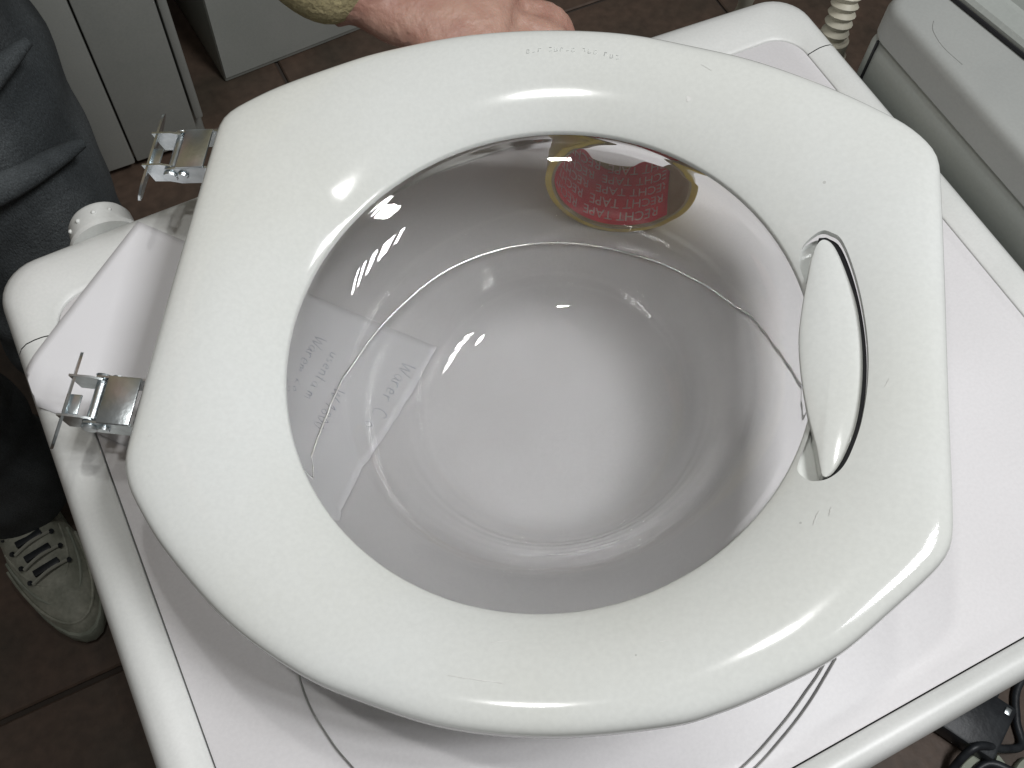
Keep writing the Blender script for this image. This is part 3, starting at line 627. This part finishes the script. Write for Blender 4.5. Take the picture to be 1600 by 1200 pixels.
# body: torso, neck, arms, hands, head - one continuous surface
W1 = V((0.178, 0.512, 0.062))   # wrist of the arm that reaches the door
elb = V((0.085, 0.70, 0.22)); shl = V((-0.03, 0.74, 0.53))
hand_c = V((0.222, 0.480, 0.060))
pts = [(-0.20, 0.75, 0.10), (-0.20, 0.75, 0.30), (-0.20, 0.74, 0.50), (-0.20, 0.73, 0.61), (-0.20, 0.71, 0.70), tuple(shl), tuple(elb), tuple(W1), (0.205, 0.493, 0.062), tuple(hand_c),
       (-0.37, 0.74, 0.53), (-0.44, 0.74, 0.25), (-0.42, 0.62, 0.02), (-0.41, 0.58, -0.05)]
eds = [(0, 1), (1, 2), (2, 3), (3, 4), (2, 5), (5, 6), (6, 7), (7, 8), (8, 9), (2, 10), (10, 11), (11, 12), (12, 13)]
rad = [(.15, .11), (.14, .10), (.16, .10), (.065, .06), .055, .062, .046, (.026, .030), (.026, .034), (.024, .036), .062, .046, .028, .03]
# fingers of the reaching hand, curled below the rim; thumb leaves the side of the palm
fx = V((0.80, -0.60, 0)).normalized(); fy = V((0.60, 0.80, 0)).normalized()
def addchain(root, chain, radii):
    prev = root
    for p, r in zip(chain, radii):
        pts.append(tuple(p)); rad.append(r); eds.append((prev, len(pts) - 1)); prev = len(pts) - 1
bb0 = bmesh.new()
def limb(chain, rr, n=20): tube(bb0, catmull(chain, 4), [rr[min(i // 4, len(rr) - 1)] * (1 - (i % 4) / 4) + rr[min(i // 4 + 1, len(rr) - 1)] * ((i % 4) / 4) for i in range(4 * (len(chain) - 1) + 1)], n)
def torso(zs):
    loft(bb0, [[(-0.20 + w * math.cos(a_), y + d * math.sin(a_), z) for a_ in [2 * math.pi * k / 28 for k in range(28)]] for z, y, w, d in zs])
torso([(0.0, .75, .12, .10), (0.10, .75, .155, .115), (0.22, .75, .14, .10), (0.36, .745, .155, .11), (0.48, .74, .175, .11), (0.55, .738, .165, .095), (0.59, .735, .10, .07), (0.62, .73, .062, .06), (0.70, .715, .056, .058), (0.74, .71, .055, .06)])
limb([(-0.10, 0.74, 0.52), tuple(shl), tuple(shl.lerp(elb, .5)), tuple(elb), tuple(elb.lerp(W1, .5)), tuple(W1)], [.06, .06, .05, .043, .040, .029])
limb([(-0.30, 0.74, 0.52), (-0.37, 0.74, 0.52), (-0.44, 0.74, 0.25), (-0.42, 0.62, 0.02), (-0.41, 0.60, -0.04), (-0.405, 0.59, -0.12)], [.06, .06, .044, .028, .034, .018])
bmesh.ops.recalc_face_normals(bb0, faces=bb0.faces)
mb = bpy.data.meshes.new('body'); bb0.to_mesh(mb); bb0.free()
body = bpy.data.objects.new('body', mb); C.objects.link(body); body.parent = person; body.location = -person.location
def finger(root, d1, d2, d3, l, r, nm='finger'):
    P = [V(root), V(root) + V(d1) * l[0], V(root) + V(d1) * l[0] + V(d2) * l[1], V(root) + V(d1) * l[0] + V(d2) * l[1] + V(d3) * l[2]]
    P = catmull(P, 6); n_ = len(P); rr = [r * (1.05 - 0.25 * i / n_ + 0.06 * math.cos(i * 2 * math.pi / 6)) for i in range(n_)]; rr[-1] *= 0.55; rr[-2] *= 0.85
    bm = bmesh.new(); tube(bm, P, rr, 14); return bm
hb = []
dn = V((0, 0, -1))
for k, (off, L_) in enumerate(((0.030, (0.040, 0.024, 0.019)), (0.010, (0.044, 0.027, 0.020)), (-0.010, (0.041, 0.025, 0.019)), (-0.028, (0.033, 0.020, 0.017)))):
    base = hand_c + fx * 0.022 + fy * (off * 0.85) + dn * (0.004 + 0.004 * abs(off) * 30)
    d1 = (fx * 0.93 + fy * (off * 3) + dn * 0.22).normalized(); d2 = (fx * 0.55 + dn * 0.75 - fy * 0.35).normalized(); d3 = (-fx * 0.35 + dn * 0.75 - fy * 0.55).normalized()
    hb.append(finger(base, d1, d2, d3, L_, 0.0092 - 0.0005 * (k == 3)))
base = hand_c - fy * 0.026 - fx * 0.012
hb.append(finger(base, (fx * 0.75 - fy * 0.45).normalized(), (fx * 0.92 - fy * 0.15).normalized(), (fx * 0.98 + fy * 0.1).normalized(), (0.030, 0.032, 0.026), 0.0112))
hm = bmesh.new()
for f in hb:
    me = bpy.data.meshes.new('x'); f.to_mesh(me); f.free(); hm.from_mesh(me); bpy.data.meshes.remove(me)
# palm: a shaped slab joined with the fingers
vs0 = len(hm.verts)
adir = (V(W1) - elb).normalized()
pal = [[V(W1) - adir * q_ + (fy * math.cos(a_) * 0.027 + V((0, 0, 1)) * math.sin(a_) * 0.022) for a_ in [2 * math.pi * k / 16 for k in range(16)]] for q_ in (0.09, 0.05, 0.01)]
for t, w_, h_ in ((0.15, .029, .020), (0.4, .034, .020), (0.65, .039, .019), (0.85, .041, .017), (1.0, .040, .014), (1.08, .033, .008)):
    c0 = V(W1).lerp(hand_c + fx * 0.03, t); pal.append([c0 + fy * math.cos(a_) * w_ + V((0, 0, 1)) * math.sin(a_) * h_ for a_ in [2 * math.pi * k / 16 for k in range(16)]])
loft(hm, pal); bmesh.ops.recalc_face_normals(hm, faces=hm.faces)
me = bpy.data.meshes.new('h'); hm.to_mesh(me); hm.free()
# merge the hand with the body and remesh so that it stays one continuous surface
bb = bmesh.new(); bb.from_mesh(body.data); bb.from_mesh(me)
# head
def head_bm(cx, cy_, cz):
    h = bmesh.new(); bmesh.ops.create_uvsphere(h, u_segments=40, v_segments=28, radius=1)
    for v in h.verts:
        x, y, z = v.co; w = 0.076 * (1 - 0.18 * max(0, -z)); d = 0.095
        nx, ny, nz = x * w, y * d, z * 0.122
        f = max(0, -y)
        if f > 0.3:
            ny -= 0.024 * math.exp(-((nx / 0.012) ** 2) - ((nz + 0.018) / 0.018) ** 2) * 1.0           # nose
            ny += 0.010 * (math.exp(-(((nx - 0.03) / 0.013) ** 2) - ((nz - 0.008) / 0.010) ** 2) + math.exp(-(((nx + 0.03) / 0.013) ** 2) - ((nz - 0.008) / 0.010) ** 2))
            ny -= 0.005 * math.exp(-((nx / 0.022) ** 2) - ((nz + 0.055) / 0.006) ** 2)
            ny -= 0.008 * math.exp(-((nx / 0.02) ** 2) - ((nz + 0.095) / 0.015) ** 2)
        v.co = (nx + cx, ny + cy_, nz + cz)
    for s in (1, -1): bmesh.ops.create_uvsphere(h, u_segments=12, v_segments=8, radius=1, matrix=Matrix.Translation((cx + s * 0.076, cy_ + 0.01, cz)) @ Matrix.Diagonal((0.009, 0.018, 0.03, 1)))
    return h
hd_ = head_bm(-0.20, 0.70, 0.80); me2 = bpy.data.meshes.new('h'); hd_.to_mesh(me2); hd_.free(); bb.from_mesh(me2)
bb.to_mesh(body.data); bb.free()
rm = body.modifiers.new('r', 'REMESH'); rm.mode = 'VOXEL'; rm.voxel_size = 0.0042; rm.use_smooth_shade = True
sm_ = body.modifiers.new('sm', 'SMOOTH'); sm_.iterations = 3; sm_.factor = 0.5
bpy.context.view_layer.update(); apply_mods(body)
bb = bmesh.new(); bb.from_mesh(body.data); bb.verts.ensure_lookup_table(); seen = set(); comps = []
for v in bb.verts:
    if v.index in seen: continue
    st = [v]; seen.add(v.index); cmp_ = []
    while st:
        q = st.pop(); cmp_.append(q)
        for e in q.link_edges:
            w = e.other_vert(q)
            if w.index not in seen: seen.add(w.index); st.append(w)
    comps.append(cmp_)
comps.sort(key=len, reverse=True); print('BODY PIECES', [(len(c), [tuple(round(f(v.co[i] for v in c),2) for i in range(3)) for f in (min,max)]) for c in comps[:5]])
for c in comps[1:]: bmesh.ops.delete(bb, geom=c, context='VERTS')
bb.to_mesh(body.data); bb.free()
for p in body.data.polygons: p.use_smooth = True
body.data.materials.clear(); body.data.materials.append(M['skin'])
# sweater
sp = [(-0.20, 0.75, 0.06), (-0.20, 0.75, 0.30), (-0.20, 0.74, 0.50), (-0.20, 0.735, 0.60), tuple(shl), tuple(shl.lerp(elb, .5)), tuple(elb), tuple(elb.lerp(W1, .5)), tuple(elb.lerp(W1, 1.03)), (-0.37, 0.74, 0.53), (-0.44, 0.74, 0.25), (-0.42, 0.62, 0.04)]
skin('sweater', sp, [(0, 1), (1, 2), (2, 3), (2, 4), (4, 5), (5, 6), (6, 7), (7, 8), (2, 9), (9, 10), (10, 11)],
     [(.17, .13), (.155, .115), (.175, .115), (.09, .08), .080, .068, .062, .056, .043, .080, .062, .044], M['sweater'], bumpy=0.007, bsc=14, sub=3, seed=4)
bm = bmesh.new(); bmesh.ops.create_uvsphere(bm, u_segments=36, v_segments=20, radius=1)
bmesh.ops.delete(bm, geom=[v for v in bm.verts if v.co.z < 0.1 and v.co.y < 0.25 or v.co.z < -0.5], context='VERTS')
for v in bm.verts: v.co = V((v.co.x * 0.083, v.co.y * 0.103, v.co.z * 0.13)) * (1 + 0.04 * noise.noise(v.co * 9)) + V((-0.20, 0.708, 0.805))
L0(obj('hair', bm, M['hair'], person), person)
# the shoe that shows, and its pair
def shoe(x, y, yaw):
    mt = Matrix.Translation((x, y, FZ)) @ Matrix.Rotation(yaw, 4, 'Z')       # local -y is the toe
    sh_ = bpy.data.objects.new('shoe', None); C.objects.link(sh_); sh_.parent = person; sh_.matrix_local = Matrix.Translation(-person.location) @ mt
    def foot(w, l0, l1, k=28):
        P = []
        for i in range(k):
            a_ = 2 * math.pi * i / k; c, s = math.cos(a_), math.sin(a_)
            P.append((w * c * (1.0 if s < 0 else 0.78), (l1 if s > 0 else l0) * (abs(s) ** 0.9) * (1 if s > 0 else -1)))
        return P
    bm = bmesh.new(); rg = []
    for z, k in ((0.0005, 0.97), (0.004, 1.0), (0.022, 1.0), (0.026, 0.985)): rg.append([(px * k, py * k, z + (0.008 if py < -0.12 else 0)) for px, py in foot(0.052, 0.168, 0.115)])
    loft(bm, rg); obj('sole', bm, M['shoe_sole'], sh_)
    bm = bmesh.new(); rg = []
    for z, w, l0, l1, sh2 in ((0.026, .050, .164, .112, 0), (0.040, .050, .158, .112, 0), (0.052, .046, .142, .110, .002), (0.062, .041, .115, .108, .006), (0.074, .037, .078, .104, .014), (0.088, .035, .046, .100, .022), (0.100, .034, .030, .092, .028)):
        rg.append([(px, py + sh2 * 0.4, z) for px, py in foot(w, l0, l1)])
    loft(bm, rg); obj('upper', bm, M['shoe'], sh_)
    for k, (l0, w, z) in enumerate(((0.148, .048, .050), (0.122, .043, .0595), (0.095, .037, .069))):   # stitched overlays round the toe
        bm = bmesh.new(); pp = [(w * math.sin(a_) * 1.0, -l0 * (math.cos(a_) ** 0.8) , z - 0.004 * math.cos(a_)) for a_ in [math.radians(-80 + 8 * i) for i in range(21)]]
        tube(bm, pp, 0.0022, 6); obj('toe_seam', bm, M['shoe_sole'] if k % 2 else M['shoe'], sh_)
    for k in range(4):
        yy = -0.078 + 0.021 * k; zz = 0.0795 + 0.0062 * k
        bm = bmesh.new(); add_box(bm, -0.017, 0.017, yy, yy + 0.009, zz - 0.004, zz + 0.0015, bev=0.001); obj('tongue_gap', bm, M['black'], sh_)
        bm = bmesh.new(); tube(bm, catmull([(-0.024, yy - 0.004, zz - 0.006), (0, yy - 0.003, zz + 0.003), (0.024, yy + 0.001, zz - 0.006)], 5), 0.0022, 6); obj('lace', bm, M['lace'], sh_)
        for s in (1, -1):
            bm = bmesh.new(); bmesh.ops.create_cone(bm, segments=12, radius1=0.0035, radius2=0.003, depth=0.003, cap_ends=True, matrix=Matrix.Translation((s * 0.027, yy, zz - 0.007)) @ Matrix.Rotation(s * 0.7, 4, 'Y')); obj('eyelet', bm, M['black'], sh_)
    return sh_
shoe(-0.3115, 0.690, math.radians(10)); shoe(-0.11, 0.66, math.radians(-4))

# ------------------------------------------------------------------ things on the floor at the lower right
pb = thing('power_adapter', 'black power adapter block on the brown floor below the machine edge', 'adapter', mtx=Matrix.Translation((0.688, -0.055, FZ)) @ Matrix.Rotation(math.radians(28), 4, 'Z'))
bm = bmesh.new(); add_box(bm, -0.042, 0.036, -0.055, 0.055, 0.001, 0.036, bev=0.005); obj('casing', bm, M['black'], pb)
bm = bmesh.new(); add_box(bm, 0.036, 0.052, -0.030, 0.022, 0.004, 0.028, bev=0.004); obj('socket', bm, M['black'], pb)
bm = bmesh.new(); add_box(bm, 0.020, 0.030, -0.048, -0.040, 0.0355, 0.038, bev=0.001); obj('clip', bm, M['zinc'], pb)
for (pts_, lab) in (([(0.56, -0.16, 0.006), (0.615, -0.118, 0.006), (0.66, -0.098, 0.042), (0.705, -0.118, 0.02), (0.735, -0.125, 0.008), (0.752, -0.095, 0.006), (0.79, -0.060, 0.006), (0.9, -0.04, 0.006), (1.1, 0.05, 0.006)], 'black cable curving up at the right of the black adapter block'),
                    ([(0.50, -0.20, 0.005), (0.60, -0.15, 0.005), (0.668, -0.122, 0.018), (0.70, -0.148, 0.02), (0.74, -0.19, 0.006), (0.80, -0.30, 0.006)], 'black cable snaking in front of the adapter block across the pale scraps')):
    bm = bmesh.new(); P = catmull([(x, y, z + FZ) for x, y, z in pts_], 10); tube(bm, P, 0.0055, 10); tag(obj('cable', bm, M['black']), lab, 'cable', 'black cables on the floor')
for k, (x, y, a_, s, lab) in enumerate(((0.652, -0.124, 0.4, 0.026, 'pale green plastic scrap on the floor, left one of the three'), (0.692, -0.134, 1.1, 0.013, 'small pale plastic scrap between the two larger ones on the floor'), (0.722, -0.152, 0.2, 0.022, 'pale green plastic scrap on the floor, nearest the bottom right corner'))):
    bm = bmesh.new(); rim = [(s * (1 + 0.25 * math.sin(3 * t + k)) * math.cos(t), s * 0.62 * math.sin(t)) for t in [2 * math.pi * i / 18 for i in range(18)]]
    loft(bm, [[(px, py, 0.0003) for px, py in rim], [(px, py, 0.008) for px, py in rim], [(px * .85, py * .85, 0.012) for px, py in rim]])
    o = tag(obj('plastic_scrap', bm, M['scrap']), lab, 'scrap', 'pale plastic scraps on the floor'); o.location = (x, y, FZ); o.rotation_euler = (0, 0, a_)
